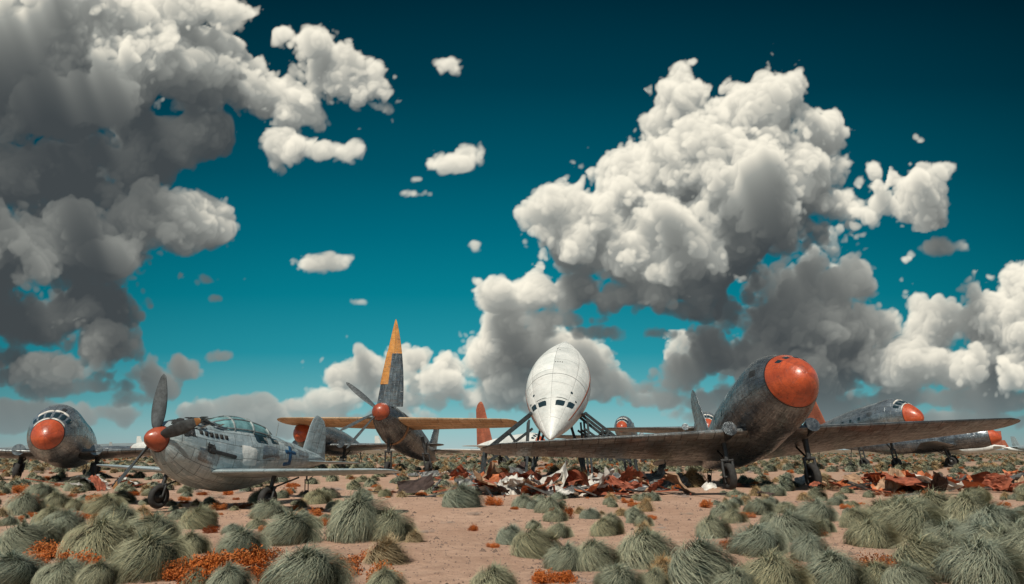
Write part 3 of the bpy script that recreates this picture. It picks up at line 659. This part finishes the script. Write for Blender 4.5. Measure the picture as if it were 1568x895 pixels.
    for k in range(D):
        a=1-np.exp(-dens[:,:,k]*.08*dz); tau=TT[:,:,k]
        Ls=.62*np.exp(-tau*.036)+.38*np.exp(-tau*.0105)
        w=Tr*a; C+=w*Ls; Tr*=1-a
    al=1-Tr; L=C/np.maximum(al,1e-3); del TT
    L=np.clip(L*1.10,0,1)
    L=np.clip(L+.25*(L-.45)*(1-L),0,1)
    shd=srgb((66,72,75)); mid=srgb((156,158,152)); lit=srgb((255,248,229))
    x=np.clip(L,0,1)[...,None]; col=np.where(x<.45,shd+(mid-shd)*(x/.45),mid+(lit-mid)*((x-.45)/.55))
    bs=[-30,0,30,80,150,240,330,430,560,690,800]; cs=[(164,186,188),(170,192,192),(150,192,194),(98,174,182),(38,148,164),(6,126,144),(0,106,126),(0,84,103),(0,60,77),(0,43,58),(0,37,52)]
    cl=np.array([srgb(c) for c in cs]); g=np.stack([np.interp(Bg,bs,cl[:,i]) for i in range(3)],1)[:,None,:]*np.ones((1,W,1))
    g*=(1-.34*np.clip(np.abs(Ag)/800,0,1.2)**2)[None,:,None]
    hz=np.clip(1-(Bg)/140,0,1)**1.4*.5; hc=srgb((166,188,190))
    col=col*(1-hz[:,None,None])+hc*hz[:,None,None]
    out=g*(1-al[...,None])+col*al[...,None]
    edge=np.clip(np.minimum(np.minimum(Ag-Ag[0],Ag[-1]-Ag)[None,:]/70,((Bg[-1]-Bg)/40)[:,None]),0,1)
    rgba=np.concatenate([out,edge[...,None]],2).astype(np.float32)
    a=Ag[None,:]/1045*np.ones((Hh,1)); b=(Bg[:,None]-242.5)/1045*np.ones((1,W))
    X=a; Y=CT-b*ST; Z=ST+b*CT; n=np.sqrt(X*X+Y*Y+Z*Z); Rr=6500
    V=np.stack([X/n*Rr,Y/n*Rr,Z/n*Rr+H_EYE],-1).reshape(-1,3).astype(np.float32)
    idx=np.arange(Hh*W).reshape(Hh,W); Q=np.stack([idx[:-1,:-1],idx[1:,:-1],idx[1:,1:],idx[:-1,1:]],-1).reshape(-1,4).astype(np.int32)
    me=bpy.data.meshes.new("sky"); me.vertices.add(len(V)); me.vertices.foreach_set("co",V.ravel())
    me.loops.add(Q.size); me.loops.foreach_set("vertex_index",Q.ravel()); me.polygons.add(len(Q))
    me.polygons.foreach_set("loop_start",np.arange(0,Q.size,4,dtype=np.int32))
    try: me.polygons.foreach_set("loop_total",np.full(len(Q),4,dtype=np.int32))
    except Exception: pass
    me.update(calc_edges=True)
    ca=me.color_attributes.new("radiance",'FLOAT_COLOR','POINT'); ca.data.foreach_set("color",rgba.ravel())
    m=bpy.data.materials.new("sky_and_clouds"); m.use_nodes=True; t=m.node_tree; t.nodes.clear()
    at=N(t,'ShaderNodeAttribute',attribute_name='radiance'); em=N(t,'ShaderNodeEmission'); tr=N(t,'ShaderNodeBsdfTransparent'); mx=N(t,'ShaderNodeMixShader'); o=N(t,'ShaderNodeOutputMaterial')
    t.links.new(at.outputs['Color'],em.inputs[0]); t.links.new(at.outputs['Alpha'],mx.inputs[0]); t.links.new(tr.outputs[0],mx.inputs[1]); t.links.new(em.outputs[0],mx.inputs[2]); t.links.new(mx.outputs[0],o.inputs[0])
    m.cycles.emission_sampling='NONE'; me.materials.append(m); link(bpy.data.objects.new("sky",me))
sky()

# ------------------------------------------------------------------ light
sd=Vector((-.10,-.60,.79)).normalized()
w=bpy.data.worlds.new("World"); sc.world=w; w.use_nodes=True; t=w.node_tree; bg=t.nodes['Background']
s=N(t,'ShaderNodeTexSky',sky_type='NISHITA'); s.sun_disc=False; s.sun_elevation=math.asin(sd.z); s.sun_rotation=math.atan2(sd.x,sd.y)%(2*math.pi)
t.links.new(mix(t,1.0,s.outputs[0],(.75,1.0,.95),'MULTIPLY'),bg.inputs[0]); bg.inputs[1].default_value=.06
l=bpy.data.lights.new("sun",'SUN'); l.energy=4.5; l.angle=math.radians(.5); l.color=(1,.925,.80)
o=bpy.data.objects.new("sun",l); link(o); o.rotation_euler=(-sd).to_track_quat('-Z','Y').to_euler()
cam=bpy.data.cameras.new("camera"); cam.lens=24; cam.sensor_width=36; cam.clip_end=20000; cam.clip_start=.1
c=link(bpy.data.objects.new("camera",cam)); c.location=(0,0,H_EYE); c.rotation_euler=(math.radians(90+13),0,0); sc.camera=c
sc.view_settings.view_transform='Standard'; sc.view_settings.look='None'; sc.view_settings.exposure=0
